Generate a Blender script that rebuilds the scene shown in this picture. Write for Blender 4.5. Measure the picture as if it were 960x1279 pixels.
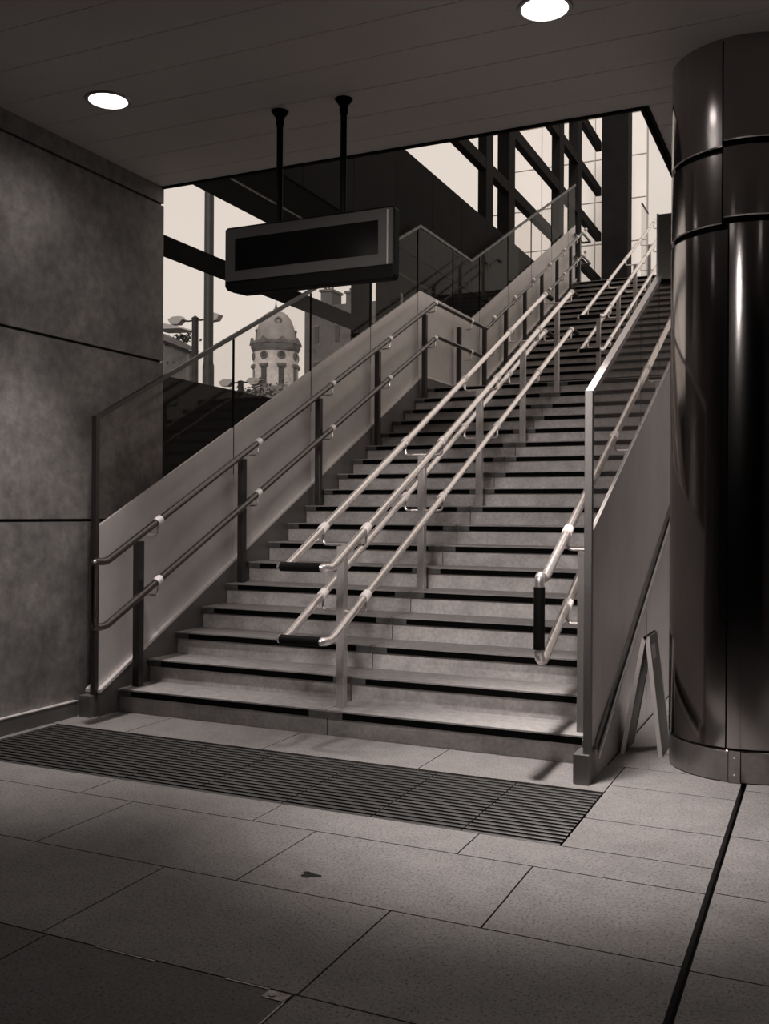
import bpy, bmesh, math, random
from mathutils import Vector, Matrix
random.seed(7)
for o in list(bpy.data.objects): bpy.data.objects.remove(o, do_unlink=True)
SC = bpy.context.scene
COL = SC.collection
pi = math.pi

# ------------------------------------------------------------------ camera
YAW, PITCH, ROLL, EYE = 0.43048, 0.0011, 0.00606, 1.4167
F = Vector((-math.sin(YAW)*math.cos(PITCH), math.cos(YAW)*math.cos(PITCH), math.sin(PITCH)))
R0 = Vector((math.cos(YAW), math.sin(YAW), 0)); U0 = R0.cross(F)
R = R0*math.cos(ROLL) + U0*math.sin(ROLL); U = -R0*math.sin(ROLL) + U0*math.cos(ROLL)
cam_d = bpy.data.cameras.new('camera'); cam = bpy.data.objects.new('camera', cam_d); COL.objects.link(cam)
cam.matrix_world = Matrix(((R.x, U.x, -F.x, 0), (R.y, U.y, -F.y, 0), (R.z, U.z, -F.z, EYE), (0, 0, 0, 1)))
cam_d.sensor_fit = 'VERTICAL'; cam_d.sensor_height = 24.0; cam_d.lens = 24.0*1208.9/1279.0
cam_d.clip_end = 2000
SC.camera = cam

# ------------------------------------------------------------------ light and exposure
SC.view_settings.view_transform = 'Standard'; SC.view_settings.look = 'None'
SC.view_settings.gamma = 1.0; SC.view_settings.exposure = 0.0; SC.view_settings.use_curve_mapping = False
W = bpy.data.worlds.new('overcast_sky'); SC.world = W; W.use_nodes = True
wn = W.node_tree.nodes; wl = W.node_tree.links
bg = wn['Background']
tc = wn.new('ShaderNodeTexCoord'); nz = wn.new('ShaderNodeTexNoise'); nz.inputs['Scale'].default_value = 3.0
nz.inputs['Detail'].default_value = 5
cr = wn.new('ShaderNodeValToRGB')
cr.color_ramp.elements[0].position = 0.3; cr.color_ramp.elements[0].color = (0.70, 0.615, 0.545, 1)
cr.color_ramp.elements[1].position = 0.7; cr.color_ramp.elements[1].color = (0.80, 0.71, 0.635, 1)
wl.new(tc.outputs['Generated'], nz.inputs['Vector']); wl.new(nz.outputs['Fac'], cr.inputs['Fac'])
wl.new(cr.outputs['Color'], bg.inputs['Color']); bg.inputs['Strength'].default_value = 1.0
sun_d = bpy.data.lights.new('added_sun', 'SUN'); sun_d.energy = 1.5; sun_d.angle = math.radians(12); sun_d.color = (1, .95, .90)  # sky is overcast; sun lamp added to brighten the far white wall
sun = bpy.data.objects.new('added_sun', sun_d); COL.objects.link(sun); sun.location = (0, -20, 30)
sun.rotation_euler = Vector((-.25, 1, -.52)).to_track_quat('-Z', 'Y').to_euler()
LAMP_W = 420.0
LAMP_TINT = (1.0, 0.925, 0.88)

# ------------------------------------------------------------------ materials
def mat(name, base=0.2, rough=0.5, metal=0.0, spec=0.5, coat=0.0, tint=(1, .94, .925), noise=None, bump=None, wave=None, emis=0):
    m = bpy.data.materials.new(name); m.use_nodes = True
    n = m.node_tree.nodes; l = m.node_tree.links; b = n['Principled BSDF']
    b.inputs['Base Color'].default_value = (base*tint[0], base*tint[1], base*tint[2], 1)
    b.inputs['Roughness'].default_value = rough; b.inputs['Metallic'].default_value = metal
    b.inputs['Specular IOR Level'].default_value = spec
    b.inputs['Coat Weight'].default_value = coat; b.inputs['Coat Roughness'].default_value = 0.06
    if emis:
        b.inputs['Emission Color'].default_value = (*LAMP_TINT, 1); b.inputs['Emission Strength'].default_value = emis
    co = n.new('ShaderNodeTexCoord')
    if noise:            # list of (scale, amount) tonal variation layers; amount multiplies
        prev = None
        for sc_, amt in noise:
            t = n.new('ShaderNodeTexNoise'); t.inputs['Scale'].default_value = sc_; t.inputs['Detail'].default_value = 4
            l.new(co.outputs['Object'], t.inputs['Vector'])
            mr = n.new('ShaderNodeMapRange'); mr.inputs[1].default_value = 0.3; mr.inputs[2].default_value = 0.7
            mr.inputs[3].default_value = 1-amt; mr.inputs[4].default_value = 1+amt
            l.new(t.outputs['Fac'], mr.inputs[0])
            if prev is None: prev = mr.outputs[0]
            else:
                mm = n.new('ShaderNodeMath'); mm.operation = 'MULTIPLY'
                l.new(prev, mm.inputs[0]); l.new(mr.outputs[0], mm.inputs[1]); prev = mm.outputs[0]
        v = n.new('ShaderNodeVectorMath'); v.operation = 'SCALE'
        v.inputs[0].default_value = (base*tint[0], base*tint[1], base*tint[2]); l.new(prev, v.inputs['Scale'])
        l.new(v.outputs[0], b.inputs['Base Color'])
        m['_fac'] = 1
    if bump:
        t = n.new('ShaderNodeTexNoise'); t.inputs['Scale'].default_value = bump[0]; t.inputs['Detail'].default_value = 3
        l.new(co.outputs['Object'], t.inputs['Vector'])
        bp = n.new('ShaderNodeBump'); bp.inputs['Strength'].default_value = bump[1]; bp.inputs['Distance'].default_value = bump[2]
        l.new(t.outputs['Fac'], bp.inputs['Height']); l.new(bp.outputs[0], b.inputs['Normal'])
    if wave:
        t = n.new('ShaderNodeTexWave'); t.wave_type = 'BANDS'; t.bands_direction = wave[0]; t.inputs['Scale'].default_value = wave[1]
        l.new(co.outputs['Object'], t.inputs['Vector'])
        bp = n.new('ShaderNodeBump'); bp.inputs['Strength'].default_value = wave[2]; bp.inputs['Distance'].default_value = 0.002
        l.new(t.outputs['Fac'], bp.inputs['Height']); l.new(bp.outputs[0], b.inputs['Normal'])
    return m

def granite(name, base, specks=0.75, scale=105):
    m = mat(name, base, rough=0.55, spec=0.35, noise=[(1.1, .13), (7, .10), (60, .16)], bump=(220, .25, .002))
    n = m.node_tree.nodes; l = m.node_tree.links; b = n['Principled BSDF']
    co = [x for x in n if x.type == 'TEX_COORD'][0]
    vo = n.new('ShaderNodeTexNoise'); vo.inputs['Scale'].default_value = scale; vo.inputs['Detail'].default_value = 2
    l.new(co.outputs['Object'], vo.inputs['Vector'])
    mr = n.new('ShaderNodeMapRange'); mr.inputs[1].default_value = 0.30; mr.inputs[2].default_value = 0.46
    mr.inputs[3].default_value = 1-specks; mr.inputs[4].default_value = 1.0; l.new(vo.outputs['Fac'], mr.inputs[0])
    src = b.inputs['Base Color'].links[0].from_socket
    v = n.new('ShaderNodeVectorMath'); v.operation = 'SCALE'; l.new(src, v.inputs[0]); l.new(mr.outputs[0], v.inputs['Scale'])
    l.new(v.outputs[0], b.inputs['Base Color'])
    return m

def glass(name, tint=.80, rough=0.0, f=1.45, haze=0.04, refl=.75):
    m = bpy.data.materials.new(name); m.use_nodes = True
    n = m.node_tree.nodes; l = m.node_tree.links; n.clear()
    o = n.new('ShaderNodeOutputMaterial'); tr = n.new('ShaderNodeBsdfTransparent'); tr.inputs[0].default_value = (tint, tint*.99, tint*.98, 1)
    gl = n.new('ShaderNodeBsdfGlossy'); gl.inputs['Roughness'].default_value = rough; gl.inputs[0].default_value = (.9, .9, .9, 1)
    df = n.new('ShaderNodeBsdfDiffuse'); df.inputs[0].default_value = (.5, .46, .44, 1)
    fr = n.new('ShaderNodeFresnel'); fr.inputs[0].default_value = f
    ge = n.new('ShaderNodeNewGeometry'); sb = n.new('ShaderNodeMath'); sb.operation = 'SUBTRACT'; sb.inputs[0].default_value = 1; l.new(ge.outputs['Backfacing'], sb.inputs[1])
    mu = n.new('ShaderNodeMath'); mu.operation = 'MULTIPLY'; l.new(fr.outputs[0], mu.inputs[0]); l.new(sb.outputs[0], mu.inputs[1])
    mv = n.new('ShaderNodeMath'); mv.operation = 'MULTIPLY'; mv.inputs[1].default_value = refl; l.new(mu.outputs[0], mv.inputs[0]); mu = mv
    m1 = n.new('ShaderNodeMixShader'); m2 = n.new('ShaderNodeMixShader'); m2.inputs[0].default_value = haze
    l.new(mu.outputs[0], m1.inputs[0]); l.new(tr.outputs[0], m1.inputs[1]); l.new(gl.outputs[0], m1.inputs[2])
    l.new(m1.outputs[0], m2.inputs[1]); l.new(df.outputs[0], m2.inputs[2]); l.new(m2.outputs[0], o.inputs[0])
    return m

M = dict(
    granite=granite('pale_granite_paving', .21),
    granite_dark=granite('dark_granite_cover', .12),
    joint=mat('dark_joint', .012, .9),
    concrete=mat('cast_concrete', .18, .75, noise=[(.8, .25), (3.5, .30), (14, .16), (60, .10)], bump=(30, .15, .003)),
    ceiling=mat('ceiling_board', .47, .45, spec=.4, noise=[(.7, .12), (60, .05)]),
    seam=mat('ceiling_seam', .75, .4),
    black=mat('black_paint', .006, .6, spec=.1),
    darkmetal=mat('dark_painted_steel', .009, .7, spec=.03, noise=[(2, .2)]),
    facade=mat('grey_facade_steel', .012, .7, spec=.03, noise=[(1.5, .2), (20, .1)]),
    panel=mat('satin_metal_panel', .56, .42, metal=.25, noise=[(1.2, .08), (9, .04)]),
    skirt=mat('steel_skirting', .15, .42, metal=.4, noise=[(2, .22)]),
    trim=mat('bright_steel_edge', .72, .35, metal=.3),
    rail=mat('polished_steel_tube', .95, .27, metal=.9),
    collar=mat('bright_collar', .95, .3, metal=.1),
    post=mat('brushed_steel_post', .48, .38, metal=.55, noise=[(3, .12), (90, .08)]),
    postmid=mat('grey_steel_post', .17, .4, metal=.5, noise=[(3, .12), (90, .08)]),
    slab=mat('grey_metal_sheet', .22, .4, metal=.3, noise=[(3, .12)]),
    postdark=mat('shaded_steel_post', .05, .4, metal=.6),  # shade put into the colour: darkened copy of the steel post
    cap=mat('satin_rail_cap', .62, .42, metal=.75),
    tread=mat('ribbed_stone_tread', .30, .6, noise=[(1.3, .14), (18, .16), (90, .14)], wave=('X', 70, .5)),
    riser=mat('stone_riser', .40, .55, noise=[(1.0, .22), (6, .20), (40, .16)], bump=(60, .2, .002)),
    nosing=mat('black_nosing_strip', .003, .8, spec=.02),
    patch=mat('worn_nosing_patch', .07, .6, noise=[(20, .3)]),
    matbar=mat('mat_bar', .030, .5, noise=[(3, .25), (60, .25)]),
    matwell=mat('mat_well', .004, .9),
    column=mat('dark_polished_cladding', .40, .14, metal=1.0, noise=[(2, .06)]),
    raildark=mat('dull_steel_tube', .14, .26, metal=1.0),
    plinth=mat('steel_plinth', .33, .30, metal=.85, noise=[(3, .25), (30, .1)]),
    sign=mat('sign_housing', .004, .5, spec=.05),
    signface=mat('sign_face', .045, .5, spec=.1),
    screen=mat('unlit_screen', .003, .15, spec=.4),
    signedge=mat('sign_edge', .35, .3, metal=.5),
    lens=mat('lamp_lens', .8, .4, emis=3.2),
    lampring=mat('lamp_ring', .4, .35, metal=.7),
    whitewall=mat('white_cladding', .88, .5, noise=[(.5, .06)], tint=(1, .95, .91)),
    cladjoint=mat('cladding_joint', .40, .7),
    stone=mat('weathered_stone', .42, .8, noise=[(.35, .22), (1.6, .15)]),
    stonedark=mat('dark_stone_moulding', .10, .8, noise=[(.8, .3)]),
    domelead=mat('dome_lead', .24, .6, noise=[(.5, .2)]),
    window=mat('dark_window', .03, .3),
    brick=mat('brick_wall', .08, .85, noise=[(.6, .18), (5, .2)]),
    plaster=mat('old_plaster', .085, .85, noise=[(.5, .3), (3, .25)]),
    lamp_pole=mat('galvanised_pole', .014, .6, noise=[(3, .25)]),
    lamphead=mat('lamp_head', .30, .5),
    street=mat('street_asphalt', .10, .9, noise=[(.5, .2)]),
    board=mat('folding_sign_board', .08, .5, noise=[(4, .3)]),
    boardedge=mat('folding_sign_edge', .6, .45),
    sticker=mat('pale_sticker', .30, .5),
    backwall=mat('lobby_wall', .32, .7, noise=[(1, .15)]),
    roof=mat('canopy_underside', .05, .7),
    foliage=mat('leaves', .05, .8),
    glass=glass('balustrade_glass', .86, 0.0, 1.5, .012, .55),
    clearglass=glass('clear_glass', .93, 0.0, 1.5, .004, .22),
    brass=mat('cover_metal', .38, .4, metal=.7, noise=[(40, .5)]),
)

# ------------------------------------------------------------------ mesh helpers
def bx(bm, x0, x1, y0, y1, z0, z1):
    v = [bm.verts.new((x, y, z)) for z in (z0, z1) for y in (y0, y1) for x in (x0, x1)]
    for f in ((0, 2, 3, 1), (4, 5, 7, 6), (0, 1, 5, 4), (2, 6, 7, 3), (0, 4, 6, 2), (1, 3, 7, 5)):
        bm.faces.new([v[i] for i in f])
def prism_x(bm, pts, x0, x1):      # polygon in (y, z) extruded along x
    a = [bm.verts.new((x0, y, z)) for y, z in pts]; b = [bm.verts.new((x1, y, z)) for y, z in pts]
    n = len(pts); bm.faces.new(a); bm.faces.new(b[::-1])
    for i in range(n): bm.faces.new((a[i], b[i], b[(i+1) % n], a[(i+1) % n]))
def prism_z(bm, pts, z0, z1):
    a = [bm.verts.new((x, y, z0)) for x, y in pts]; b = [bm.verts.new((x, y, z1)) for x, y in pts]
    n = len(pts); bm.faces.new(a[::-1]); bm.faces.new(b)
    for i in range(n): bm.faces.new((a[i], a[(i+1) % n], b[(i+1) % n], b[i]))
def prism_y(bm, pts, y0, y1):
    a = [bm.verts.new((x, y0, z)) for x, z in pts]; b = [bm.verts.new((x, y1, z)) for x, z in pts]
    n = len(pts); bm.faces.new(a); bm.faces.new(b[::-1])
    for i in range(n): bm.faces.new((a[i], b[i], b[(i+1) % n], a[(i+1) % n]))
def lathe(bm, prof, cx, cy, seg=32, a0=0, a1=2*pi):
    full = abs(a1-a0-2*pi) < 1e-6; n = seg if full else seg+1
    rings = []
    for r, z in prof:
        rings.append([bm.verts.new((cx+r*math.cos(a0+(a1-a0)*i/seg), cy+r*math.sin(a0+(a1-a0)*i/seg), z)) for i in range(n)])
    for j in range(len(rings)-1):
        for i in range(n if full else n-1):
            k = (i+1) % n
            bm.faces.new((rings[j][i], rings[j][k], rings[j+1][k], rings[j+1][i]))
    if full:
        if prof[0][0] > 1e-4: bm.faces.new(rings[0][::-1])
        if prof[-1][0] > 1e-4: bm.faces.new(rings[-1])
def fillet(pts, rad, n=6, closed=False):
    P = [Vector(p) for p in pts]; out = []
    N = len(P)
    for i in range(N):
        if not closed and i in (0, N-1): out.append(P[i]); continue
        a, b, c = P[i-1], P[i], P[(i+1) % N]
        u = (a-b); w = (c-b); d = min(rad, u.length*.49, w.length*.49)
        if u.angle(w) > pi-0.02: out.append(b); continue
        p0 = b+u.normalized()*d; p1 = b+w.normalized()*d
        for k in range(n+1):
            t = k/n; out.append(p0*(1-t)**2 + b*2*t*(1-t) + p1*t*t)
    return out
def tube(bm, pts, r, seg=12, fil=None, closed=False, cap=True):
    P = fillet(pts, fil, closed=closed) if fil else [Vector(p) for p in pts]
    Q = [P[0]]
    for p in P[1:]:
        if (p-Q[-1]).length > 1e-4: Q.append(p)
    P = Q
    if closed and (P[0]-P[-1]).length < 1e-4: P.pop()
    N = len(P); rings = []
    T0 = None; nrm = None
    for i in range(N):
        if closed: t = (P[(i+1) % N]-P[i-1])
        else: t = P[min(i+1, N-1)]-P[max(i-1, 0)]
        t.normalize()
        if nrm is None:
            h = Vector((0, 0, 1)) if abs(t.z) < .9 else Vector((1, 0, 0))
            nrm = t.cross(h).normalized()
        else:
            nrm = (nrm - t*nrm.dot(t)).normalized()
        bn = t.cross(nrm)
        rings.append([bm.verts.new(P[i]+nrm*r*math.cos(2*pi*k/seg)+bn*r*math.sin(2*pi*k/seg)) for k in range(seg)])
    for i in range(N if closed else N-1):
        a, b = rings[i], rings[(i+1) % N]
        for k in range(seg): bm.faces.new((a[k], a[(k+1) % seg], b[(k+1) % seg], b[k]))
    if cap and not closed: bm.faces.new(rings[0][::-1]); bm.faces.new(rings[-1])
def new(): return bmesh.new()

def wpos(o):
    p = Vector(o.location)
    while o.parent: o = o.parent; p += o.location
    return p
def obj(name, bm, m, parent=None, origin=None, smooth=False, bevel=0, kind=None, label=None):
    bmesh.ops.recalc_face_normals(bm, faces=bm.faces)
    if origin is None:
        if parent is not None: origin = wpos(parent)
        else:
            c = [v.co for v in bm.verts]
            origin = Vector(((min(v.x for v in c)+max(v.x for v in c))/2, (min(v.y for v in c)+max(v.y for v in c))/2, min(v.z for v in c)))
    origin = Vector(origin)
    bmesh.ops.translate(bm, verts=bm.verts, vec=-origin)
    me = bpy.data.meshes.new(name); bm.to_mesh(me); bm.free()
    me.materials.append(M[m] if isinstance(m, str) else m)
    if smooth:
        for p in me.polygons: p.use_smooth = True
    o = bpy.data.objects.new(name, me); COL.objects.link(o)
    if parent is not None: o.parent = parent; o.location = origin-wpos(parent)
    else: o.location = origin
    if smooth:
        md = o.modifiers.new('edges', 'EDGE_SPLIT'); md.split_angle = math.radians(40)
    if bevel:
        md = o.modifiers.new('bevel', 'BEVEL'); md.width = bevel; md.segments = 2; md.limit_method = 'ANGLE'
    if kind: o['kind'] = kind
    if label: o['label'] = label
    return o
def tag(o, label, cat, group=None):
    o['label'] = label; o['category'] = cat
    if group: o['group'] = group
    return o
def thing(name, label, cat, loc, group=None):
    o = bpy.data.objects.new(name, None); COL.objects.link(o); o.location = loc; o.empty_display_size = .1
    return tag(o, label, cat, group)
def box_obj(name, m, dims, parent=None, **k):
    bm = new(); bx(bm, *dims); return obj(name, bm, m, parent, **k)

# ------------------------------------------------------------------ key dimensions (metres)
RS, GO = 0.165, 0.33536                 # riser, going
Y1 = 5.4289                             # first riser nosing
XL, XR = -4.561, -1.215                 # inner faces of the strings
XW = -4.745                             # left wall face
HC = 3.955                              # lobby ceiling
YE = 6.163                              # ceiling edge over the stair
LAND_Y = 13.0                           # second flight starts
def nose(k):
    if k <= 18: return Y1+(k-1)*GO, k*RS
    return LAND_Y+(k-19)*GO, k*RS
YTOP, ZTOP = nose(36)

# ------------------------------------------------------------------ floor
bm = new()
G = .0035
rows = [(1.82, 2.48, [-2.37, -1.42, -.40]), (2.48, 3.15, [-3.38, -2.40, -1.412, -.40]), (3.15, 3.79, [-4.05, -3.08, -2.066, -1.075, -.40]),
        (3.79, 4.075, [-3.42, -2.40, -1.40, -.40]), (1.15, 1.82, [-2.8, -1.8, -.8, -.40]), (.4, 1.15, [-3.3, -2.2, -1.2, -.40]), (-1, .4, [-3, -1.5, -.40])]
dark = new()
for y0, y1, xs in rows:
    xs = [XW] + [x for x in xs if x > XW]
    for a, b in zip(xs[:-1], xs[1:]):
        g1 = .014 if b == -.40 else G
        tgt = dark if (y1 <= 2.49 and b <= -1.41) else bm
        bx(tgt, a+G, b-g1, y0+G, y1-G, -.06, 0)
for y0, y1 in [(-1, 1.15), (1.15, 1.82), (1.82, 2.46), (2.46, 3.133), (3.133, 3.815), (3.815, 4.52), (4.52, 5.30), (5.30, 6.0), (6.0, 6.7), (6.7, 7.4), (7.4, 8.5)]:
    for a, b in [(-.40, .6), (.6, 1.6), (1.6, 2.6), (2.6, 4.0)]:
        bx(bm, a+(.014 if a == -.40 else G), b-G, y0+G, y1-G, -.06, 0)
for y0, y1, xs in [(4.075, 4.50, [-1.035, -.40]), (4.50, 5.10, [-1.035, -.40]), (5.10, 5.5, [-1.035, -.40]), (5.5, 5.9, [-1.13, -.40]), (5.9, 7.2, [-1.13, -.40]), (7.2, 8.5, [-1.13, -.40]),
                   (4.955, 5.5, [XW, -4.1, -3.08, -2.065, -1.035])]:
    for a, b in zip(xs[:-1], xs[1:]): bx(bm, a+G, b-(.014 if b == -.40 else G), y0+G, y1-G, -.06, 0)
bx(bm, XW+.002, -4.66, 4.08, 4.95, -.06, 0)
floor = obj('floor', bm, 'granite', kind='structure', origin=(0, 0, 0))
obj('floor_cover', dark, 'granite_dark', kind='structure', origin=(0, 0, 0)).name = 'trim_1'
box_obj('floor_bed', 'joint', (-5.0, 4.0, -1, 8.5, -.14, -.0605), kind='structure').name = 'trim_2'
# stain near the middle of the foreground
bm = new()
pts = []
for i in range(22):
    a = 2*pi*i/22; r = .030*(1+.35*math.sin(3*a+1)+.25*random.random())
    pts.append((-1.836+r*math.cos(a)*1.2, 3.321+r*math.sin(a)*.8))
prism_z(bm, pts, 0.0002, .0012)
tag(obj('floor_stain', bm, 'matwell'), 'small dark blot on the pale paving slab in front of the mat', 'stain')
# cover edging
t = thing('cover_edging', 'thin worn metal edging with corner plate along the dark paving joint', 'metal edging', (-1.42, 2.47, 0))
bm = new(); bx(bm, -1.50, -1.425, 2.425, 2.468, 0.0, .0025); obj('corner_plate', bm, 'brass', t)
bm = new(); tube(bm, [(-1.475, 2.445, .0026), (-1.475, 2.445, .0050)], .011, 12); obj('bolt', bm, 'plinth', t)
bm = new(); bx(bm, -1.66, -1.50, 2.470, 2.476, -.01, .0025); obj('edge_strip', bm, 'brass', t)
bm = new(); bx(bm, -2.16, -1.92, 2.470, 2.476, -.01, .0025); obj('edge_strip', bm, 'brass', t)
bm = new(); bx(bm, -1.426, -1.420, 2.1, 2.425, -.01, .0025); obj('edge_strip', bm, 'brass', t)

# ------------------------------------------------------------------ entrance mat
t = thing('entrance_mat', 'long black barred entrance mat let into the floor below the stairs', 'mat', (-2.84, 4.51, -.01))
box_obj('mat_well', 'matwell', (-4.655, -1.038, 4.078, 4.952, -.058, -.03), t)
nb = 18; pitch = .870/nb
segs = [-4.653, -4.35, -3.88, -3.41, -2.95, -2.42, -1.94, -1.49, -1.040]
for a, b in zip(segs[:-1], segs[1:]):
    bm = new()
    for i in range(nb):
        y = 4.080+i*pitch
        prism_x(bm, [(y+.004, -.03), (y+.006, -.004), (y+.013, -.001), (y+.026, -.001), (y+.033, -.004), (y+.035, -.03)], a+.003, b-.003)
    obj('mat_section', bm, 'matbar', t)

# ------------------------------------------------------------------ left wall, other lobby walls, ceiling
YWE = 6.16
bm = new()
zs = [0.0, 1.354, 2.587, 3.818, 4.35]
for a, b in zip(zs[:-1], zs[1:]):
    g = .010
    bx(bm, -5.02, XW, -1.0, YWE, a+(g if a > 0 else 0), b-g)
obj('wall_left', bm, 'concrete', kind='structure')
box_obj('wall_left_core', 'joint', (-5.0, XW-.02, -1.0, YWE-.01, 0, 4.34), kind='structure').name = 'trim_3'
# baseboard
t = box_obj('baseboard_left', 'skirt', (XW, XW+.035, -1.0, 5.20, .0, .104), kind='structure', bevel=.003)
box_obj('baseboard_edge', 'trim', (XW, XW+.038, -1.0, 5.20, .104, .110), kind='structure').name = 'trim_4'
box_obj('wall_back', 'darkmetal', (-5.0, 4.1, -1.15, -1.0, 0, 4.3), kind='structure')
box_obj('wall_right', 'backwall', (4.0, 4.15, -1.0, 8.5, 0, 4.3), kind='structure')
box_obj('sun_block', 'backwall', (-9, 4.1, 0, YE-.02, 4.36, 17), kind='structure').name = 'wall_sun_block'  # unseen block added above the lobby to keep sun off the stairs
box_obj('wall_front', 'backwall', (-1.10, 4.15, 8.5, 8.65, 0, 4.3), kind='structure')

bm = new()
k = 0; y = YE-.05
edges = []
yy = YE-.25
while yy > -1.0: edges.append(yy); yy -= .352
edges = [YE-.03]+edges+[-1.0]
for a, b in zip(edges[:-1], edges[1:]):
    bx(bm, XW, 4.0, b+.003, a-.003, HC, HC+.0022)
for i in range(7):
    a = YE-.03+i*.352
    bx(bm, -1.03, 4.0, a+.003, a+.349, HC, HC+.03)
obj('ceiling', bm, 'ceiling', kind='structure')
box_obj('ceiling_core', 'seam', (-5.02, 4.0, -1.0, YE-.02, HC+.0025, HC+.40), kind='structure').name = 'trim_5'
box_obj('ceiling_core_side', 'black', (-1.06, 4.0, YE-.02, 8.6, HC+.0302, HC+.40), kind='structure').name = 'trim_6'
# edge trims of the opening
box_obj('opening_edge', 'darkmetal', (-4.745, -1.06, YE-.03, YE, HC-.012, HC+.42), kind='structure').name = 'trim_7'
bm = new(); bx(bm, -1.085, -1.062, YE, 8.6, HC-.012, HC+.42); bx(bm, -1.050, -1.030, YE-.03, 8.6, HC-.010, HC+.03)
obj('opening_side', bm, 'facade', kind='structure').name = 'trim_8'

# ------------------------------------------------------------------ downlights
def downlight(x, y, label, on=1.0):
    t = thing('downlight', label, 'ceiling light', (x, y, HC-.012), 'round downlights in the boarded ceiling')
    bm = new(); lathe(bm, [(.118, HC-.002), (.118, HC-.008), (.126, HC-.012), (.136, HC-.010), (.140, HC-.001)], x, y, 40); 
    obj('trim_ring', bm, 'lampring', t, smooth=True)
    bm = new(); lathe(bm, [(.0005, HC-.010), (.06, HC-.009), (.117, HC-.006), (.117, HC-.001)], x, y, 40)
    obj('lens', bm, 'lens', t, smooth=True)
    ld = bpy.data.lights.new('downlight_bulb', 'SPOT'); ld.energy = LAMP_W*on; ld.color = LAMP_TINT
    ld.spot_size = math.radians(55); ld.spot_blend = 1.0; ld.shadow_soft_size = .11
    lo = bpy.data.objects.new('downlight_bulb', ld); COL.objects.link(lo); lo.parent = t; lo.location = (0, 0, -.03)
    ld2 = bpy.data.lights.new('downlight_glow', 'SPOT'); ld2.energy = LAMP_W*on*.06; ld2.color = LAMP_TINT
    ld2.spot_size = math.radians(160); ld2.spot_blend = 1.0; ld2.shadow_soft_size = .11
    lo = bpy.data.objects.new('downlight_glow', ld2); COL.objects.link(lo); lo.parent = t; lo.location = (0, 0, -.03)
downlight(-4.054, 4.708, 'round white downlight in the ceiling near the left concrete wall', 1.1)
downlight(-1.309, 4.738, 'round white downlight in the ceiling towards the black column', 2.6)
for x, y, e in ((1.436, 4.738, .7), (.30, 7.3, 3.0), (-4.054, 1.95, .02), (-1.309, 1.95, .02), (1.436, 1.95, .05)):  # unseen downlights added to fill light on the stairs and side wall
    downlight(x, y, 'added downlight out of view in the lobby ceiling for extra light', e)

def fill_spot(p, aim, watts, cone, label):  # made-up fixture, added to bring more light onto the stairs
    t = thing('added_fill_spot', label, 'spotlight', (p[0], p[1], HC-.001))
    P = Vector(p); A = (Vector(aim)-P).normalized()
    bm = new(); lathe(bm, [(.05, HC-.03), (.05, HC-.001)], p[0], p[1], 20); obj('mount', bm, 'sign', t)
    bm = new(); tube(bm, [(p[0], p[1], HC-.03), (p[0], p[1], p[2])], .012, 8); obj('stem', bm, 'sign', t)
    bm = new(); tube(bm, [P-A*.09, P+A*.05], .05, 20); obj('lamp_can', bm, 'sign', t, smooth=True)
    ld = bpy.data.lights.new('fill_spot_bulb', 'SPOT'); ld.energy = watts; ld.color = LAMP_TINT; ld.spot_size = math.radians(cone); ld.spot_blend = .8; ld.shadow_soft_size = .55
    lo = bpy.data.objects.new('fill_spot_bulb', ld); COL.objects.link(lo); lo.location = P+A*.12; lo.rotation_euler = A.to_track_quat('-Z', 'Y').to_euler()
fill_spot((-1.2, .4, 3.78), (-2.8, 8.0, 1.20), 1350, 38, 'added unseen fill spotlight behind the viewer brightening the middle of the stairs')
# ------------------------------------------------------------------ staircase
t = thing('staircase', 'long straight flight of stone steps with black nosings rising to a landing and on', 'stairs', ((XL+XR)/2, Y1, 0))
XJ = -2.897
for k in range(1, 37):
    y, z = nose(k)
    y2 = nose(k+1)[0] if k < 36 else y+.5
    if k == 18: y2 = LAND_Y
    th = .05; ov = .025
    bm = new()
    j = .004
    for a, b in ((XL, XJ-j), (XJ+j, XR)):
        bx(bm, a, b, y+.004, y2+ov+.02, z-th, z)
    tr = obj('step', bm, 'tread', t)
    bm = new()
    for a, b in ((XL, XJ-j), (XJ+j, XR)):
        bx(bm, a, b, y+ov, y+ov+.05, z-RS if k > 1 else -.02, z-th)
    obj('riser', bm, 'riser', tr)
    bm = new()
    PW = .12
    bx(bm, XL+PW, XJ-PW, y, y+.004, z-th, z-.010); bx(bm, XJ+PW, XR, y, y+.004, z-th, z-.010)
    obj('nosing_strip', bm, 'nosing', tr)
    for a, b in ((XL, XL+PW), (XJ-PW, XJ-j), (XJ+j, XJ+PW)): box_obj('nosing_patch', 'patch', (a, b, y, y+.004, z-th, z-.010), tr)
# inclined slab below the flights
bm = new()
prism_x(bm, [(Y1+.3, 0.0), (Y1+.08, .0), (Y1+17*GO+.05, 2.75), (LAND_Y, 2.80), (YTOP, 5.7), (YTOP+.4, 5.7), (YTOP+.4, 5.35), (LAND_Y+.4, 2.5), (Y1+17*GO+.3, 2.45), (Y1+.7, 0.0)], XL-.002, XR-.01)
obj('stair_slab', bm, 'joint', t)

# upper floor beyond the top of the stairs
box_obj('floor_upper', 'granite', (-5.3, -1.0, YTOP+.46, 29.0, ZTOP-.35, ZTOP-.002), kind='structure')

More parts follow.
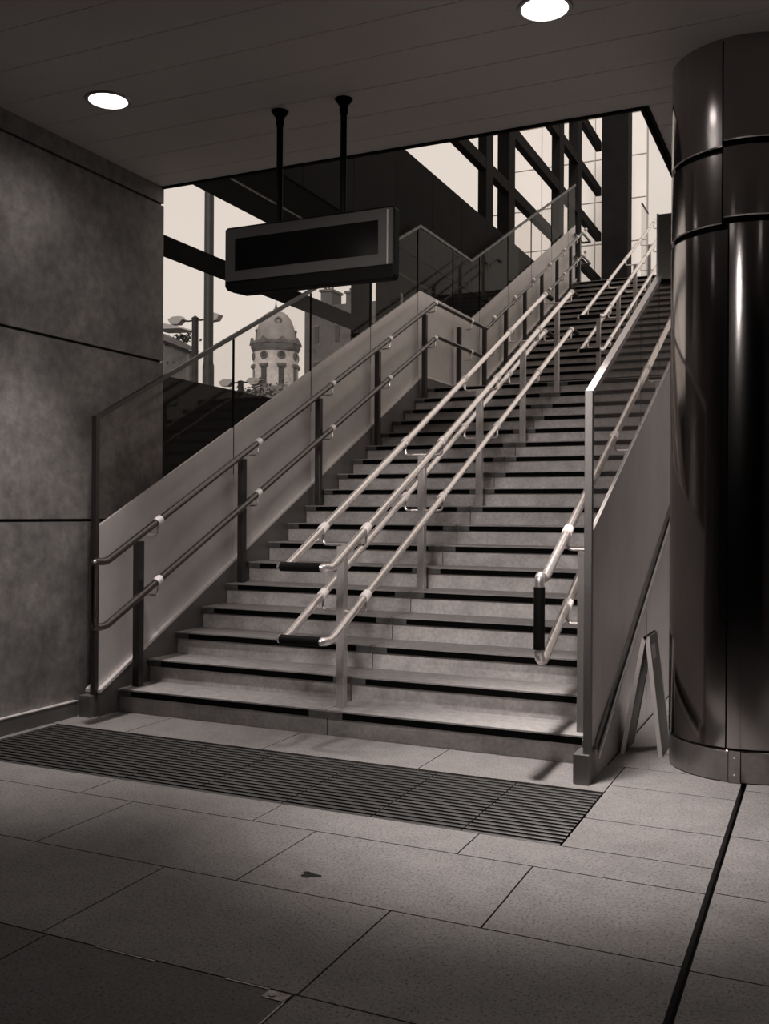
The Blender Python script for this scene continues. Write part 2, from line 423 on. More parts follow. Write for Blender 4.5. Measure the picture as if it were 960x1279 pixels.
# ------------------------------------------------------------------ balustrade geometry (paths in y, z)
def lerp_path(path, y):
    for (a, za), (b, zb) in zip(path[:-1], path[1:]):
        if a <= y <= b: return za+(zb-za)*(y-a)/(b-a)
    return path[0][1] if y < path[0][0] else path[-1][1]
glass_top = [(5.235, 2.065), (11.02, 4.965), (12.90, 4.985), (19.05, 7.98)]
panel_top = [(5.235, 1.300), (11.02, 4.160), (12.92, 4.175), (18.98, 7.140)]
skirt_top = [(5.235, .152), (11.05, 3.105), (12.97, 3.115), (18.98, 6.06)]
def band(bm, lo, hi, x0, x1, y0, y1):
    ys = sorted(set([y0, y1]+[p[0] for p in lo+hi if y0 < p[0] < y1]))
    for a, b in zip(ys[:-1], ys[1:]):
        prism_x(bm, [(a, lerp_path(lo, a)), (b, lerp_path(lo, b)), (b, lerp_path(hi, b)), (a, lerp_path(hi, a))], x0, x1)
def shift(path, dz): return [(y, z+dz) for y, z in path]

def balustrade(label, xg, xs0, xs1, y_end, y_start, inner, joints, blockdims, capmat, group):
    """xg glass plane, xs0..xs1 string thickness, inner = +1 if the stair lies on the +x side"""
    t = thing('glass_balustrade', label, 'balustrade', (xg, y_start, 0), group)
    # string / skirting down to the floor
    bm = new()
    low = [(5.2, 0.0), (5.9, 0.0), (11.3, 2.65), (12.9, 2.68), (19.1, 5.6)]
    band(bm, low, skirt_top, xs0, xs1, y_start+.02, y_end); obj('skirting', bm, 'skirt', t)
    xa, xb = xg-.010, xg+.010
    bm = new(); band(bm, skirt_top, shift(skirt_top, .022), xs0-.004, xs1+.004, y_start+.02, y_end); obj('edge_trim', bm, 'trim', t)
    # metal panels, split at joints
    cuts = [y_start+.03]+[j for j in joints if j < y_end]+[y_end]
    for a, b in zip(cuts[:-1], cuts[1:]):
        bm = new(); band(bm, shift(skirt_top, .024), panel_top, xa, xb, a+.004, b-.004); obj('metal_panel', bm, 'panel', t)
        bm = new(); band(bm, shift(panel_top, .002), shift(glass_top, -.022), xg-.005, xg+.005, a+.003, b-.003); obj('glass_pane', bm, 'clearglass', t)
        if b < y_end: bm = new(); band(bm, shift(panel_top, -.4), shift(glass_top, -.03), xg-.006, xg+.0115, b-.005, b+.005); obj('pane_joint', bm, 'darkmetal', t)
    bm = new(); band(bm, shift(glass_top, -.024), shift(glass_top, .012), xg-.014, xg+.014, y_start, y_end); obj('top_rail', bm, capmat, t)
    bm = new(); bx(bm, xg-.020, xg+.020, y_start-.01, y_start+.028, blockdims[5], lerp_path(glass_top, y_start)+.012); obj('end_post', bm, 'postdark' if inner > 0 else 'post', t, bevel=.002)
    bm = new(); bx(bm, *blockdims); obj('base_block', bm, 'skirt', t, bevel=.004)
    return t
balustrade('tall glass and metal balustrade along the left side of the stairs by the concrete wall', -4.605, -4.69, -4.565, 18.98, 5.235, 1,
           [6.93, 8.27, 9.61, 10.95, 12.17, 13.25, 14.6, 15.9, 17.2, 18.4], (-4.692, -4.592, 5.19, 5.30, 0, .150), 'postdark', None)
glass_top = [(5.07, 2.055), (11.02, 5.0)]; panel_top = [(5.07, 1.295), (11.02, 4.08)]; skirt_top = [(5.15, .150), (11.02, 3.03)]

rb = thing('glass_balustrade', 'glass balustrade on the right of the stairs with a pale sloping cap rail', 'balustrade', (-1.17, 5.16, 0))
YRE = 7.34
bm = new(); band(bm, [(5.2, 0), (9.0, 0)], shift(skirt_top, -.02), -1.205, -1.135, 5.2, 8.5); o = obj('side_wall', bm, mat('side_metal_wall', .55, .25, metal=.35, noise=[(1.2, .15)]), rb)
bm = new(); band(bm, shift(skirt_top, -.02), shift(skirt_top, .022), -1.205, -1.128, 5.2, 8.5); obj('skirting', bm, 'skirt', rb)
bm = new(); band(bm, shift(skirt_top, -.105), shift(skirt_top, -.078), -1.134, -1.122, 5.25, 8.5); obj('edge_trim', bm, 'trim', rb)
bm = new(); band(bm, shift(skirt_top, -.078), shift(skirt_top, -.02), -1.134, -1.131, 5.25, 8.5); obj('edge_groove', bm, 'black', rb)
for a, b in [(5.11, 6.6), (6.6, 7.9), (7.9, 8.5)]:
    bm = new(); band(bm, shift(skirt_top, .024), panel_top, -1.160, -1.140, a+.003, b-.003); obj('metal_panel', bm, 'panel', rb)
    if a < 7.3:
        bm = new(); band(bm, shift(panel_top, .002), shift(glass_top, -.022), -1.155, -1.145, a+.003, min(b, YRE)-.003); obj('glass_pane', bm, 'glass', rb)
    else: pass
bm = new(); band(bm, shift(panel_top, .002), [(7.34, 3.13), (11.0, 3.9)], -1.155, -1.145, 7.345, 8.5); obj('glass_pane', bm, 'glass', rb)
bm = new(); band(bm, shift(glass_top, -.024), shift(glass_top, .012), -1.168, -1.128, 5.07, YRE); obj('top_rail', bm, 'cap', rb)
bm = new(); bx(bm, -1.168, -1.128, 5.055, 5.095, .158, 2.067); obj('end_post', bm, 'postmid', rb, bevel=.002)
bm = new(); bx(bm, -1.216, -1.131, 5.035, 5.20, 0, .158); obj('base_block', bm, 'skirt', rb, bevel=.004)

bm = new(); bx(bm, -1.1352, -1.1342, 6.80, 6.806, 0, .75); obj('panel_seam', bm, 'black', rb)
# upright screen panel where the cap rail ends
t = thing('screen_panel', 'grey upright metal panel at the upper end of the pale cap rail by the column', 'panel', (-.95, 7.3, 3.14))
box_obj('panel_sheet', 'slab', (-1.150, -.60, 7.30, 7.33, 3.145, 3.625), t)
box_obj('panel_edge', 'trim', (-1.163, -1.150, 7.295, 7.335, 3.10, 3.63), t)
box_obj('panel_foot', 'darkmetal', (-1.163, -.60, 7.295, 7.335, 3.118, 3.145), t)
box_obj('hanger', 'darkmetal', (-.70, -.66, 7.305, 7.325, 3.625, HC), t)

# ------------------------------------------------------------------ handrails
RR = .0258
SL = RS/GO
def up(y): return 1.336+SL*(y-5.64)
def lo(y): return .900+SL*(y-5.63)
def bracket(parent, xp, xr, y, z, dark=False, post_side=0.0, m='rail'):
    """rod from the rail collar down and across to the post"""
    bm = new()
    zb = z-.105
    tube(bm, [(xr, y, z-.02), (xr, y, zb), (xp, y, zb)], .009, 8, fil=.03)
    o = obj('bracket', bm, m, parent, smooth=True)
    d = Vector((0, 1, SL)).normalized()
    bm = new(); c = Vector((xr, y, z))
    tube(bm, [c-d*.030, c+d*.030], RR+.0055, 14); obj('collar', bm, 'collar', o, smooth=True)
def post(parent, x, y, z0, z1, m, wx=.027, wy=.028):
    bm = new(); bx(bm, x-wx, x+wx, y-wy, y+wy, z0, z1); obj('post', bm, m, parent, bevel=.003)

# centre rail of the lower flight
def centre_rail(t, y0, posts, ytop, U1, L1, z_u0, z_l0, dyu=0.0, close_top=True):
    xa, xb = -3.010, -2.700
    for f, zflat, nm in ((U1, z_u0, 'upper_rail'), (L1, z_l0, 'lower_rail')):
        ys = y0+.10                      # start of slope
        zs_ = f(ys)
        path = [(xa, ytop+.26, f(ytop)), (xa, ytop, f(ytop)), (xa, ys, zs_), (xa, y0, zflat), (xb, y0, zflat), (xb, ys, zs_), (xb, ytop, f(ytop)), (xb, ytop+.26, f(ytop))]
        bm = new()
        tube(bm, path, RR, 14, fil=.045)
        ro = obj(nm, bm, 'rail', t, smooth=True)
        bm = new(); tube(bm, [(xa+.02, y0, zflat), (xb-.02, y0, zflat)], RR+.003, 14); obj('grip_sleeve', bm, 'black', ro, smooth=True)
        for x in (xa, xb):
            bm = new(); tube(bm, [(x, ytop+.03, f(ytop)), (x, ytop+.265, f(ytop))], RR+.003, 14); obj('end_sleeve', bm, 'black', ro, smooth=True)
    for (yp, zf) in posts:
        ztop = U1(yp+.03)-.115
        post(t, -2.855, yp, zf, ztop, 'post')
        for f in (U1, L1):
            yb = yp+.03
            for xr in (xa, xb):
                bracket(t, -2.855, xr, yb, f(yb))
t = thing('stair_handrail', 'double tubular steel handrail on square posts down the middle of the lower flight', 'handrail', (-2.855, 5.0, .165))
posts = [(nose(k)[0]+.14, k*RS) for k in (1, 5, 9, 13, 17)]
centre_rail(t, 5.03, posts, 11.0, up, lo, 1.092, .655)
t = thing('stair_handrail', 'double tubular steel handrail up the middle of the far upper flight', 'handrail', (-2.855, 12.6, 3.0))
up2 = lambda y: 4.20+SL*(y-13.10); lo2 = lambda y: up2(y)-.44
posts = [(nose(k)[0]+.14, k*RS) for k in (19, 23, 27, 31, 35)]
centre_rail(t, 12.62, posts, 18.9, up2, lo2, up2(12.72)-.01, lo2(12.72)-.01)

# left wall rail: lower flight, landing, upper flight in one run
t = thing('stair_handrail', 'dark double handrail fixed along the left balustrade and around the landing', 'handrail', (-4.5, 5.0, 0))
xr = -4.40; xp = -4.500
bm = new()
ylo, yhi = 5.12, 11.05
zu_l = up(yhi); 
def upz2(y): return 4.07+SL*(y-12.98)
yt = 18.75
pU = [(xr, 11.05, zu_l), (xr, 12.98, zu_l+.02), (xr, yt, upz2(yt)), (xr, yt+.55, upz2(yt)), ]
z_u, z_l = 1.085, .645
# one closed tube at the foot: upper run down to the loop, then lower run back up
bm = new()
tube(bm, [(xr, 12.98, zu_l+.02), (xr, yhi, zu_l), (xr, ylo, up(ylo)), (xr, 4.995, z_u), (xr, 4.995, z_l), (xr, ylo, lo(ylo)), (xr, yhi+.05, lo(yhi+.05)), (xr, 12.98, lo(yhi+.05)+.01)], RR, 14, fil=.045)
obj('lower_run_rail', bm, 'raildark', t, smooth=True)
bm = new()
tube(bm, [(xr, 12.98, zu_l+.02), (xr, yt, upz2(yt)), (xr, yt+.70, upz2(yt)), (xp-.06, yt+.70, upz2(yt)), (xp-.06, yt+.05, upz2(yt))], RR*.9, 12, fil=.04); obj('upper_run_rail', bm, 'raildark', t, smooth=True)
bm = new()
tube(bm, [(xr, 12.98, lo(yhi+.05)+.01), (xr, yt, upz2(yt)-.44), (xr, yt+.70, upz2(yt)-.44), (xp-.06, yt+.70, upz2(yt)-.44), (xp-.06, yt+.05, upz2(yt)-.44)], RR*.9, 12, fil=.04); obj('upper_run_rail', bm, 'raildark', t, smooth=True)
for k in (1, 5, 9, 13, 17):
    yp = nose(k)[0]+.15
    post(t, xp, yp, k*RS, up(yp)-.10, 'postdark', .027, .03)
    bracket(t, xp, xr, yp+.09, up(yp+.09)); bracket(t, xp, xr, yp+.09, lo(yp+.09))
for yp in (12.15,):
    post(t, xp, yp, 18*RS, zu_l-.10, 'postdark', .027, .03)
    bracket(t, xp, xr, yp+.2, zu_l+.01); bracket(t, xp, xr, yp+.2, lo(yhi+.05))
for k in (19, 22, 25, 28, 31, 34, 36):
    yp = nose(k)[0]+.2
    post(t, xp, yp, k*RS, upz2(yp)-.12, 'postdark', .027, .03)
    bracket(t, xp, xr, yp+.12, upz2(yp+.12)); bracket(t, xp, xr, yp+.12, upz2(yp+.12)-.44)

# right rail
t = thing('stair_handrail', 'bright double handrail with a vertical end loop beside the right glass balustrade', 'handrail', (-1.283, 5.0, .1))
xr = -1.39; xp = -1.283
bm = new()
tube(bm, [(xr, 10.6, up(10.6)), (xr, 5.09, up(5.09)), (xr, 4.995, 1.095), (xr, 4.995, .655), (xr, 5.07, lo(5.07)), (xr, 10.6, lo(10.6))], RR, 16, fil=.04)
obj('rail', bm, 'rail', t, smooth=True)
bm = new(); tube(bm, [(xr, 4.995, 1.03), (xr, 4.995, .70)], RR+.004, 16); obj('grip_sleeve', bm, 'black', t, smooth=True, label='black sleeve on the vertical end loop')
for k in (1, 5, 9, 13):
    yp = nose(k)[0]+.12
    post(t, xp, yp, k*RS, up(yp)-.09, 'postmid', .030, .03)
    bracket(t, xp, xr, yp+.05, up(yp+.05)); bracket(t, xp, xr, yp+.05, lo(yp+.05))

# ------------------------------------------------------------------ black column
CX, CY, CR = -.44, 5.82, .40
t = thing('round_column', 'thick glossy black clad round column with a steel plinth on the right', 'column', (CX, CY, 0))
def seg_ring(bm, z0, z1, r, a0, a1, n=40, th=.012):
    prof = [(r, z0), (r, z1)]
    lathe(bm, prof, CX, CY, n, a0, a1); lathe(bm, [(r-th, z0), (r-th, z1)], CX, CY, n, a0, a1)
def ang(x): # angle on the front of the column for a given x
    return -math.acos((x-CX)/CR)
A1 = ang(-.492)      # lower seam
A2 = ang(-.525)
def shell(name, z0, z1, a0, a1, m='column', r=CR, th=.02, bev=.006):
    bm = new(); n = 48; inner = r-th
    ring = []
    for j, (rr, z) in enumerate([(inner, z0), (r-bev, z0), (r, z0+bev), (r, z1-bev), (r-bev, z1), (inner, z1)]):
        ring.append([bm.verts.new((CX+rr*math.cos(a0+(a1-a0)*i/n), CY+rr*math.sin(a0+(a1-a0)*i/n), z)) for i in range(n+1)])
    for a, b in zip(ring, ring[1:]+ring[:1]):
        for i in range(n): bm.faces.new((a[i], a[i+1], b[i+1], b[i]))
    bm.faces.new([r_[0] for r_ in ring]); bm.faces.new([r_[-1] for r_ in ring][::-1])
    return obj(name, bm, m, t, smooth=True)
g = .004
zz = [.178, 2.955, 3.365, HC+.02]
gap = .030
for i, (a, b) in enumerate(zip(zz[:-1], zz[1:])):
    AS = A1 if i == 0 else A2
    z0 = a+(0.0 if i == 0 else gap/2); z1 = b-(gap/2 if i < 2 else 0)
    shell('cladding_panel', z0, z1, AS-pi+g/CR, AS-g/CR)          # left half
    shell('cladding_panel', z0+(.03 if i else 0), z1+(.03 if i < 2 else 0), AS+g/CR, AS+pi-g/CR)
bm = new(); lathe(bm, [(CR-.03, 0), (CR-.03, HC)], CX, CY, 48); obj('core', bm, 'black', t, smooth=True)
Ap1, Ap2 = ang(-.478), ang(-.420)
shell('plinth_panel', 0, .172, Ap1-pi, Ap1-.012, 'plinth', CR-.004)
shell('plinth_panel', 0, .172, Ap2+.012, Ap2+pi, 'plinth', CR-.004)
bm = new(); n = 6
for z0 in (0.0,):
    r0, r1 = CR-.03, CR+.002
    P = [(CX+r*math.cos(a), CY+r*math.sin(a)) for r, aa in ((r0, (Ap1, Ap2)), (r1, (Ap2, (Ap1+Ap2)/2, Ap1))) for a in aa]
    prism_z(bm, P, .002, .170)
cp = obj('cover_strip', bm, 'plinth', t)
for z in (.045, .135):
    a = (Ap1+Ap2)/2; d = Vector((math.cos(a), math.sin(a), 0)); c = Vector((CX, CY, z))+d*(CR+.001)
    bm = new(); tube(bm, [c, c+d*.003], .005, 10); obj('screw', bm, 'collar', cp)

# ------------------------------------------------------------------ folding sign (A-board) between stair wall and column
t = thing('folding_sign', 'small folded-out floor sign standing between the stairs and the column', 'floor sign', (-.99, 5.95, 0))
def leaf(xb, xt, zt, lab):
    bm = new()
    y0, y1 = 5.80, 6.12
    d = Vector((xt-xb, 0, zt)); n = Vector((d.z, 0, -d.x)).normalized()*.008
    def q(f, y, s): p = Vector((xb, y, 0))+d*f; return p+n*s
    vs = [bm.verts.new(q(f, y, s)) for f in (0, 1) for y in (y0+.0*f, y1-.0*f) for s in (-1, 1)]
    for f in ((0, 1, 3, 2), (4, 6, 7, 5), (0, 4, 5, 1), (2, 3, 7, 6), (0, 2, 6, 4), (1, 5, 7, 3)): bm.faces.new([vs[i] for i in f])
    o = obj('leaf', bm, 'board', t)
    bm = new()
    for ya, yb in ((y0-.006, y0+.010), (y1-.01, y1+.006)):
        vs = [bm.verts.new(q(f, y, s*1.5)) for f in (0, 1) for y in (ya, yb) for s in (-1, 1)]
        for f in ((0, 1, 3, 2), (4, 6, 7, 5), (0, 4, 5, 1), (2, 3, 7, 6), (0, 2, 6, 4), (1, 5, 7, 3)): bm.faces.new([vs[i] for i in f])
    obj('edge_frame', bm, 'boardedge', o)
    return o, q
leaf(-1.105, -.985, .690, 'l')
o, q = leaf(-.885, -.965, .700, 'r')
bm = new()
vs = [bm.verts.new(q(f, y, s)) for f in (.80, .92) for y in (5.86, 5.98) for s in (1.02, 1.2)]
bmv = ((0, 1, 3, 2), (4, 6, 7, 5), (0, 4, 5, 1), (2, 3, 7, 6), (0, 2, 6, 4), (1, 5, 7, 3))
for f in bmv: bm.faces.new([vs[i] for i in f])
obj('sticker', bm, 'sticker', o)
bm = new(); tube(bm, [(-.975, 5.79, .695), (-.975, 6.13, .695)], .010, 10); obj('hinge', bm, 'black', t)

# ------------------------------------------------------------------ hanging display
YS = 5.238
t = thing('departure_display', 'dark unlit display box hanging on two black rods from the ceiling', 'display', (-2.95, YS+.1, 2.84))
bm = new()
prism_y(bm, [(-3.535, 2.845), (-3.43, 2.815), (-2.37, 2.815), (-2.355, 2.84), (-2.355, 3.235), (-2.37, 3.25), (-3.535, 3.25), (-3.553, 3.235), (-3.553, 2.87)], YS+.006, YS+.085)
obj('housing', bm, 'sign', t, bevel=.008)
bm = new(); bx(bm, -3.545, -2.365, YS, YS+.0055, 2.90, 3.235)
fc = obj('front_face', bm, 'signface', t)
box_obj('screen', 'screen', (-3.47, -2.458, YS-.003, YS-.0002, 2.966, 3.170), fc)
box_obj('edge_strip', 'signedge', (-2.400, -2.392, YS-.004, YS-.0002, 2.90, 3.225), fc)
for x in (-3.170, -2.717):
    bm = new(); lathe(bm, [(.020, 3.25), (.020, HC-.09), (.026, HC-.09), (.026, HC-.045), (.050, HC-.012), (.056, HC-.001)], x, YS+.045, 20)
    obj('hanging_rod', bm, 'sign', t, smooth=True)

# ------------------------------------------------------------------ left facade, bulkhead and upper structure
XF = -5.62
fa = thing('glazed_facade', 'dark steel frame of the glazed side wall with posts and crossbars left of the stairs', 'facade', (XF, 16, 0))
box_obj('sill_wall', 'black', (-5.80, -5.63, 5.6, 13.0, 0, 2.685), fa)
cols = [(11.40, 11.76, -5.74), (12.33, 12.70, -5.82), (16.48, 16.86, -5.76), (17.84, 18.21, -5.84), (21.62, 22.01, -5.79), (23.38, 23.75, -5.84)]
for a, b, x in cols:
    box_obj('column', 'facade', (x, -5.60, a, b, 0, 13.2), fa)
box_obj('column', 'facade', (-5.60, -4.90, 26.05, 26.6, 0, 14.0), fa)
def zr(rlo, rhi): return EYE+rlo*5.75, EYE+rhi*5.60
for i, (rl, rh, ya, yb) in enumerate([(.421, .458, 5.6, 12.3), (1.072, 1.137, 9, 26.05), (1.277, 1.352, 9, 26.05), (1.489, 1.568, 9, 26.05), (1.698, 1.788, 9, 26.05), (1.91, 1.99, 9, 26.05)]):
    z0, z1 = zr(rl, rh)
    box_obj('crossbar', 'facade', (-5.75, -5.605, ya, yb, z0, z1), fa)
box_obj('infill_panel', 'darkmetal', (-5.76, -5.64, 13.15, 26.05, 2.5, 4.72), fa)
box_obj('infill_panel', 'darkmetal', (-5.76, -5.64, 20.0, 26.05, 4.7, 5.9), fa)
# bulkhead (clad box) over the left edge of the stairs
bh = thing('clad_bulkhead', 'dark clad box running above the left side of the stairs under the sky opening', 'bulkhead', (-4.8, 11, 4.6))
js = [6.02, 7.14, 8.27, 9.39, 10.52, 11.67, 12.78, 13.9, 15.0, 16.1, 17.2]
for a, b in zip(js[:-1], js[1:]):
    box_obj('cladding_panel', 'darkmetal', (-4.735, -4.70, max(a, YE+.01)+.004, b-.004, 4.612, 5.835), bh)
box_obj('soffit', 'black', (-5.66, -4.74, YE+.01, 17.2, 4.612, 4.66), bh)
box_obj('soffit_trim', 'signedge', (-5.215, -5.195, YE+.01, 13.0, 4.600, 4.612), bh)
box_obj('top', 'black', (-5.55, -4.735, YE+.01, 17.2, 5.78, 5.83), bh)
bm = new(); tube(bm, [(-5.0, 13.6, 4.56), (-5.0, 15.2, 4.56)], .02, 10)
# lower band beside the landing, seen through the glass
box_obj('side_band', 'facade', (-5.2, -5.1, 12.2, 17.5, 3.85, 4.25), fa)
# canopy roof far above the stairs
0 and box_obj('canopy_roof', 'roof', (-5.85, -.9, 5.9, 24.0, 13.2, 13.4), fa)
# black door/void at stair top right of facade posts: far pale building wall
wb = thing('office_building', 'pale panelled building wall beyond the top of the stairs', 'building', (-7.5, 30, 0))
zj = [-1.0]
z = 9.78
zs2 = [9.78-1.31*i for i in range(8, 0, -1)]+[9.78+1.31*i for i in range(0, 8)]
xs2 = [-10.1, -8.35, -6.65, -5.08]
for za, zb in zip(zs2[:-1], zs2[1:]):
    for xa, xb in zip(xs2[:-1], xs2[1:]):
        box_obj('wall_panel', 'whitewall', (xa+.015, xb-.015, 30.0, 30.1, za+.02, zb-.02), wb)
box_obj('wall_core', 'cladjoint', (-10.1, -5.08, 30.06, 30.3, -.7, 18.9), wb)

# ------------------------------------------------------------------ outside
box_obj('ground', 'street', (-260, 20, 24, 320, -.4, -.3), kind='structure').name = 'floor_street'
box_obj('ground', 'street', (-260, -5.9, -20, 24, -.4, -.3), kind='structure').name = 'floor_street'
# tower
TX, TY = -90.6, 150.0; K = 30.6/28*1.0
tw = thing('domed_tower', 'pale domed church tower with round windows seen through the left opening', 'tower', (TX, TY, 0))
rD = 28*.144
def tl(name, prof, m, seg=48, par=None):
    bm = new(); lathe(bm, prof, TX, TY, seg); return obj(name, bm, m, par or tw, smooth=True)
tl('drum', [(rD*1.18, -.3), (rD*1.18, 16), (rD*1.10, 19.5), (rD, 20.5), (rD, 30.6)], 'stone')
tl('cornice', [(rD, 30.0), (rD*1.03, 30.2), (rD*1.10, 30.8), (rD*1.11, 31.5), (rD*1.0, 32.0)], 'stonedark')
dp = []
for i in range(13):
    a = (pi/2)*i/12
    dp.append((max(.02, 25*.144*math.cos(a)**.8), 32.0+5.6*math.sin(a)))
tl('dome', dp, 'domelead')
tl('lantern', [(.55, 37.2), (.5, 37.9), (.28, 38.1), (.12, 38.8), (.03, 39.8)], 'stonedark', 16)
viewdir = math.atan2(-TY, -TX)                 # from tower towards the camera
for i in range(8):
    a = viewdir + math.radians(14.5-0) + i*pi/4 - .0
    d = Vector((math.cos(a), math.sin(a), 0)); s = Vector((-d.y, d.x, 0))
    def ringpts(z, r, k=16, off=0): return [Vector((TX, TY, z))+d*(rD+off)+s*(r*math.cos(2*pi*j/k))+Vector((0, 0, r*math.sin(2*pi*j/k))) for j in range(k)]
    bm = new(); tube(bm, ringpts(29.2, .62, off=.02), .16, 8, closed=True); oc = obj('round_window', bm, 'stonedark', tw)
    bm = new(); vv = [bm.verts.new(p) for p in ringpts(29.2, .50, off=.06)]; w2 = [bm.verts.new(p-d*.5) for p in ringpts(29.2, .50, off=.06)]
    bm.faces.new(vv); bm.faces.new(w2[::-1])
    for j in range(16): bm.faces.new((vv[j], w2[j], w2[(j+1) % 16], vv[(j+1) % 16]))
    obj('pane', bm, 'window', oc)
    def slab(bm, z0, z1, hw, o0, o1, z1b=None):
        P = [(-hw, o0), (hw, o0), (hw, o1), (-hw, o1)]
        lo_ = [bm.verts.new(Vector((TX, TY, z0))+s*p[0]+d*(rD+p[1])) for p in P]; hi_ = [bm.verts.new(Vector((TX, TY, z1))+s*p[0]+d*(rD+p[1])) for p in P]
        bm.faces.new(lo_[::-1]); bm.faces.new(hi_)
        for j in range(4): bm.faces.new((lo_[j], lo_[(j+1) % 4], hi_[(j+1) % 4], hi_[j]))
    bm = new(); slab(bm, 24.0, 27.0, .52, -.4, .05); ow = obj('window', bm, 'window', tw)
    bm = new(); slab(bm, 27.2, 27.7, .80, -.3, .35); slab(bm, 27.0, 27.2, .62, -.3, .2); slab(bm, 23.7, 24.0, .70, -.3, .3); obj('hood', bm, 'stonedark', ow)
    # pediment
    bm = new(); P = [(-1.3, 31.3), (1.3, 31.3), (0, 32.5)]
    f1 = [bm.verts.new(Vector((TX, TY, z))+s*x+d*(rD*1.02)) for x, z in P]; f2 = [bm.verts.new(Vector((TX, TY, z))+s*x+d*(rD*1.13)) for x, z in P]
    bm.faces.new(f1); bm.faces.new(f2[::-1])
    for j in range(3): bm.faces.new((f1[j], f1[(j+1) % 3], f2[(j+1) % 3], f2[j]))
    obj('pediment', bm, 'stonedark', tw)
# dormer and finials
a = viewdir+math.radians(8); d = Vector((math.cos(a), math.sin(a), 0)); s = Vector((-d.y, d.x, 0))
bm = new(); tube(bm, [Vector((TX, TY, 35.4))+d*3.0+s*(.5*math.cos(2*pi*j/14))+Vector((0, 0, .5*math.sin(2*pi*j/14))) for j in range(14)], .18, 8, closed=True); obj('dormer', bm, 'stonedark', tw)
for aa in (-1.3, 1.45):
    a = viewdir+aa; c = Vector((TX+3.6*math.cos(a), TY+3.6*math.sin(a), 32))
    bm = new(); lathe(bm, [(.22, 32), (.12, 33.5), (.25, 33.9), (.05, 34.2), (.03, 35.2)], c.x, c.y, 8); obj('finial', bm, 'stonedark', tw)
# low domed roof in front of the tower
bm = new(); lathe(bm, [(4.4, 0), (4.4, 10.0), (3.6, 10.9), (2.4, 11.55), (1.0, 11.95), (.02, 12.05)], -42.1, 70, 40)
tag(obj('domed_roof', bm, 'stonedark', smooth=True), 'low dark domed roof below the pale church tower', 'roof')
# left house
hs = thing('old_house', 'weathered house corner behind the street lamp at the left edge of the opening', 'building', (-29.5, 38, 0))
bm = new(); P = [(-36, 38, 12.0), (-29.2, 38, 9.72), (-27.55, 38, 9.05), (-35, 46, 9.05), (-42, 46, 12)]
lo_ = [bm.verts.new((x, y, -.3)) for x, y, z in P]; hi_ = [bm.verts.new(p) for p in P]
bm.faces.new(lo_[::-1]); bm.faces.new(hi_)
for j in range(5): bm.faces.new((lo_[j], lo_[(j+1) % 5], hi_[(j+1) % 5], hi_[j]))
obj('wall', bm, 'plaster', hs)
bm = new(); prism_y(bm, [(-36, 12.0), (-29.2, 9.72), (-27.6, 9.10), (-27.35, 9.02), (-27.5, 9.22), (-29.2, 10.0), (-36, 12.3)], 37.6, 38.3); obj('cornice', bm, 'stonedark', hs)
box_obj('downpipe', 'stonedark', (-27.75, -27.60, 37.8, 38.0, -.3, 8.9), hs)
for z in (8.6,):
    for x in (-29.0, -28.6): box_obj('vent', 'window', (x-.06, x+.06, 37.96, 38.0, z-.06, z+.06), hs)
# brick block with chimneys
bb = thing('brick_block', 'brick apartment block with chimneys on its roofline beyond the opening', 'building', (-27, 55, 0))
box_obj('wall', 'brick', (-31.05, -16.0, 55, 66, -.3, 14.75), bb)
for x0, x1, z in ((-30.2, -29.4, 15.9), (-28.35, -27.6, 15.65), (-24.6, -23.9, 16.0)):
    c = box_obj('chimney', 'brick', (x0, x1, 55.6, 57, 14.75, z-.1), bb)
    box_obj('chimney_cap', 'stonedark', (x0-.08, x1+.08, 55.5, 57.1, z-.1, z+.05), c)
    for i in range(3):
        bm = new(); xx = x0+.15+i*(x1-x0-.3)/2; lathe(bm, [(.08, z+.05), (.10, z+.3)], xx, 56, 8); obj('chimney_pot', bm, 'stonedark', c)
for r_ in range(5):
    for c_ in range(8):
        x = -30.3+c_*1.5; z = 3.2+r_*2.3
        w_ = box_obj('window', 'window', (x, x+.30, 54.93, 54.99, z, z+1.0), bb)
        box_obj('lintel', 'stonedark', (x-.05, x+.35, 54.90, 54.99, z+1.01, z+1.10), w_)
bm = new(); tube(bm, [(-26.02, 55.4, 14.75), (-26.02, 55.4, 16.4)], .04, 6); obj('antenna', bm, 'black', bb)
# tall pole
bm = new(); lathe(bm, [(.16, -.3), (.16, 5.4), (.135, 5.5), (.125, 14)], -15.42, 22, 16)
tag(obj('mast_pole', bm, 'lamp_pole', smooth=True), 'tall grey mast pole crossing the left opening from sill to soffit', 'pole')
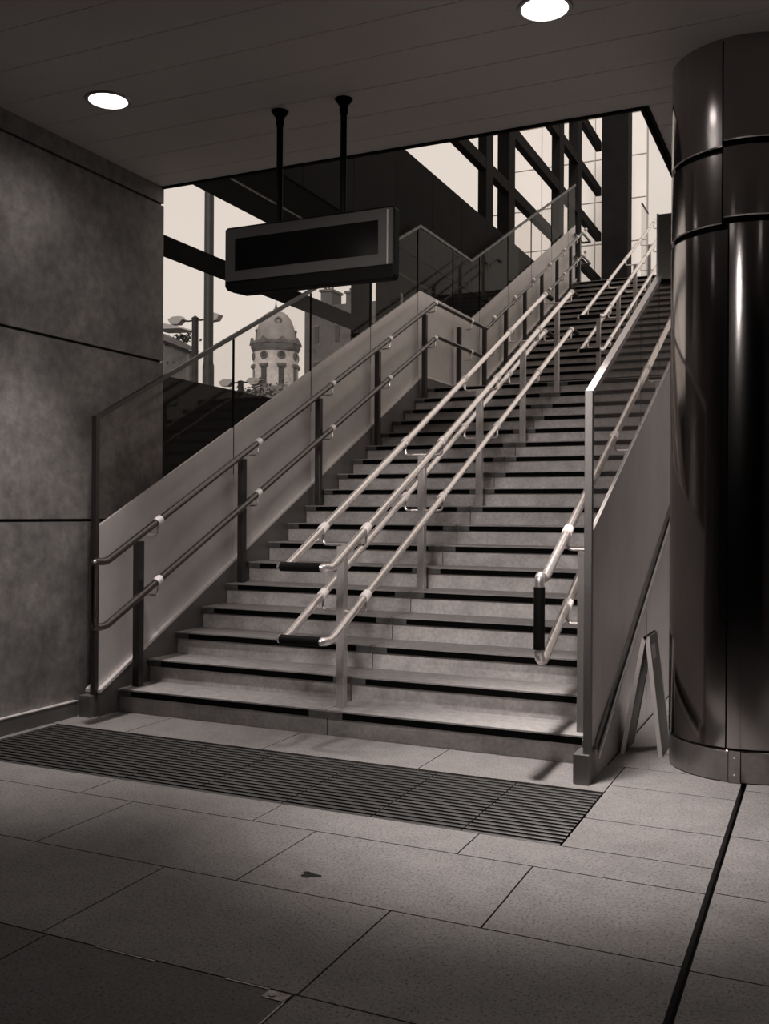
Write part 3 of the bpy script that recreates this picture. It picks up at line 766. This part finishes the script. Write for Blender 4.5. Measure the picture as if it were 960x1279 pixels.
# street lamps
def street_lamp(x, y, zt, hw, label, s=1.0):
    t = thing('street_lamp', label, 'street lamp', (x, y, -.3))
    bm = new(); lathe(bm, [(.13*s, -.3), (.11*s, zt-.05), (.13*s, zt), (.02, zt+.08)], x, y, 14); obj('pole', bm, 'lamp_pole', t, smooth=True)
    for sd in (-1, 1):
        bm = new(); tube(bm, [(x, y, zt-.05), (x+sd*hw*.5, y, zt-.10), (x+sd*hw, y, zt+.02)], .030*s, 8, fil=.2); a = obj('arm', bm, 'lamp_pole', t, smooth=True)
        bm = new(); c = x+sd*(hw+.12)
        prism_y(bm, [(c-sd*.32*s, zt-.02), (c-sd*.12*s, zt-.18*s), (c+sd*.18*s, zt-.16*s), (c+sd*.30*s, zt+.02), (c+sd*.1*s, zt+.10*s), (c-sd*.2*s, zt+.10*s)], y-.13*s, y+.13*s)
        obj('lamp_head', bm, 'lamphead', a, bevel=.02)
street_lamp(-19.18, 26.6, 7.86, .62, 'double-armed street lamp at the left edge of the opening')
street_lamp(-39.2, 60, 11.0, 1.1, 'double-headed street lamp low in front of the church tower', 1.9)
bm = new(); 
prism_y(bm, [(-23.6, 8.42), (-22.3, 8.36), (-22.45, 8.46), (-23.6, 8.72)], 30, 31); bx(bm, -23.6, -23.5, 30.3, 30.4, -.3, 8.5)
tag(obj('lamp_canopy', bm, 'lamphead'), 'flat pale lamp canopy beside the weathered house', 'lamp')
# creeper on the lamp and the roof
def leaves(name, label, c, r, n):
    bm = new()
    for i in range(n):
        p = Vector(c)+Vector((random.gauss(0, r[0]), random.gauss(0, r[1]), random.gauss(0, r[2])))
        s = random.uniform(.05, .12)*max(1, r[0])
        a = Vector((random.uniform(-1, 1), random.uniform(-1, 1), random.uniform(-1, 1))).normalized(); b = a.orthogonal().normalized()
        cc = a.cross(b)
        q4 = [p+b*s, p+cc*s*.6, p-b*s, p-cc*s*.6]; vs = [bm.verts.new(x) for x in q4]; bm.faces.new(vs)
        vs2 = [bm.verts.new(x+a*.01) for x in q4]; bm.faces.new(vs2[::-1])
    o = obj(name, bm, 'foliage'); tag(o, label, 'plant'); o['kind'] = 'stuff'
leaves('rooftop_foliage', 'bushy growth on the old house roof behind the lamp pole', (-28.3, 38.2, 9.75), (.35, .15, .12), 160)
leaves('treetop_foliage', 'dark leafy treetops at the foot of the church tower', (-38.4, 61, 9.9), (1.6, .6, .45), 500)

# ------------------------------------------------------------------ top-of-stairs glass screen
t = thing('glass_screen', 'narrow glass guard screen at the top of the stairs behind the centre rails', 'glass screen', (-3.36, 19.5, ZTOP))
box_obj('pane', 'glass', (-3.37, -3.35, 19.3, 20.0, ZTOP, 7.5), t)
box_obj('top_rail', 'facade', (-3.375, -3.345, 19.3, 20.0, 7.5, 7.52), t)
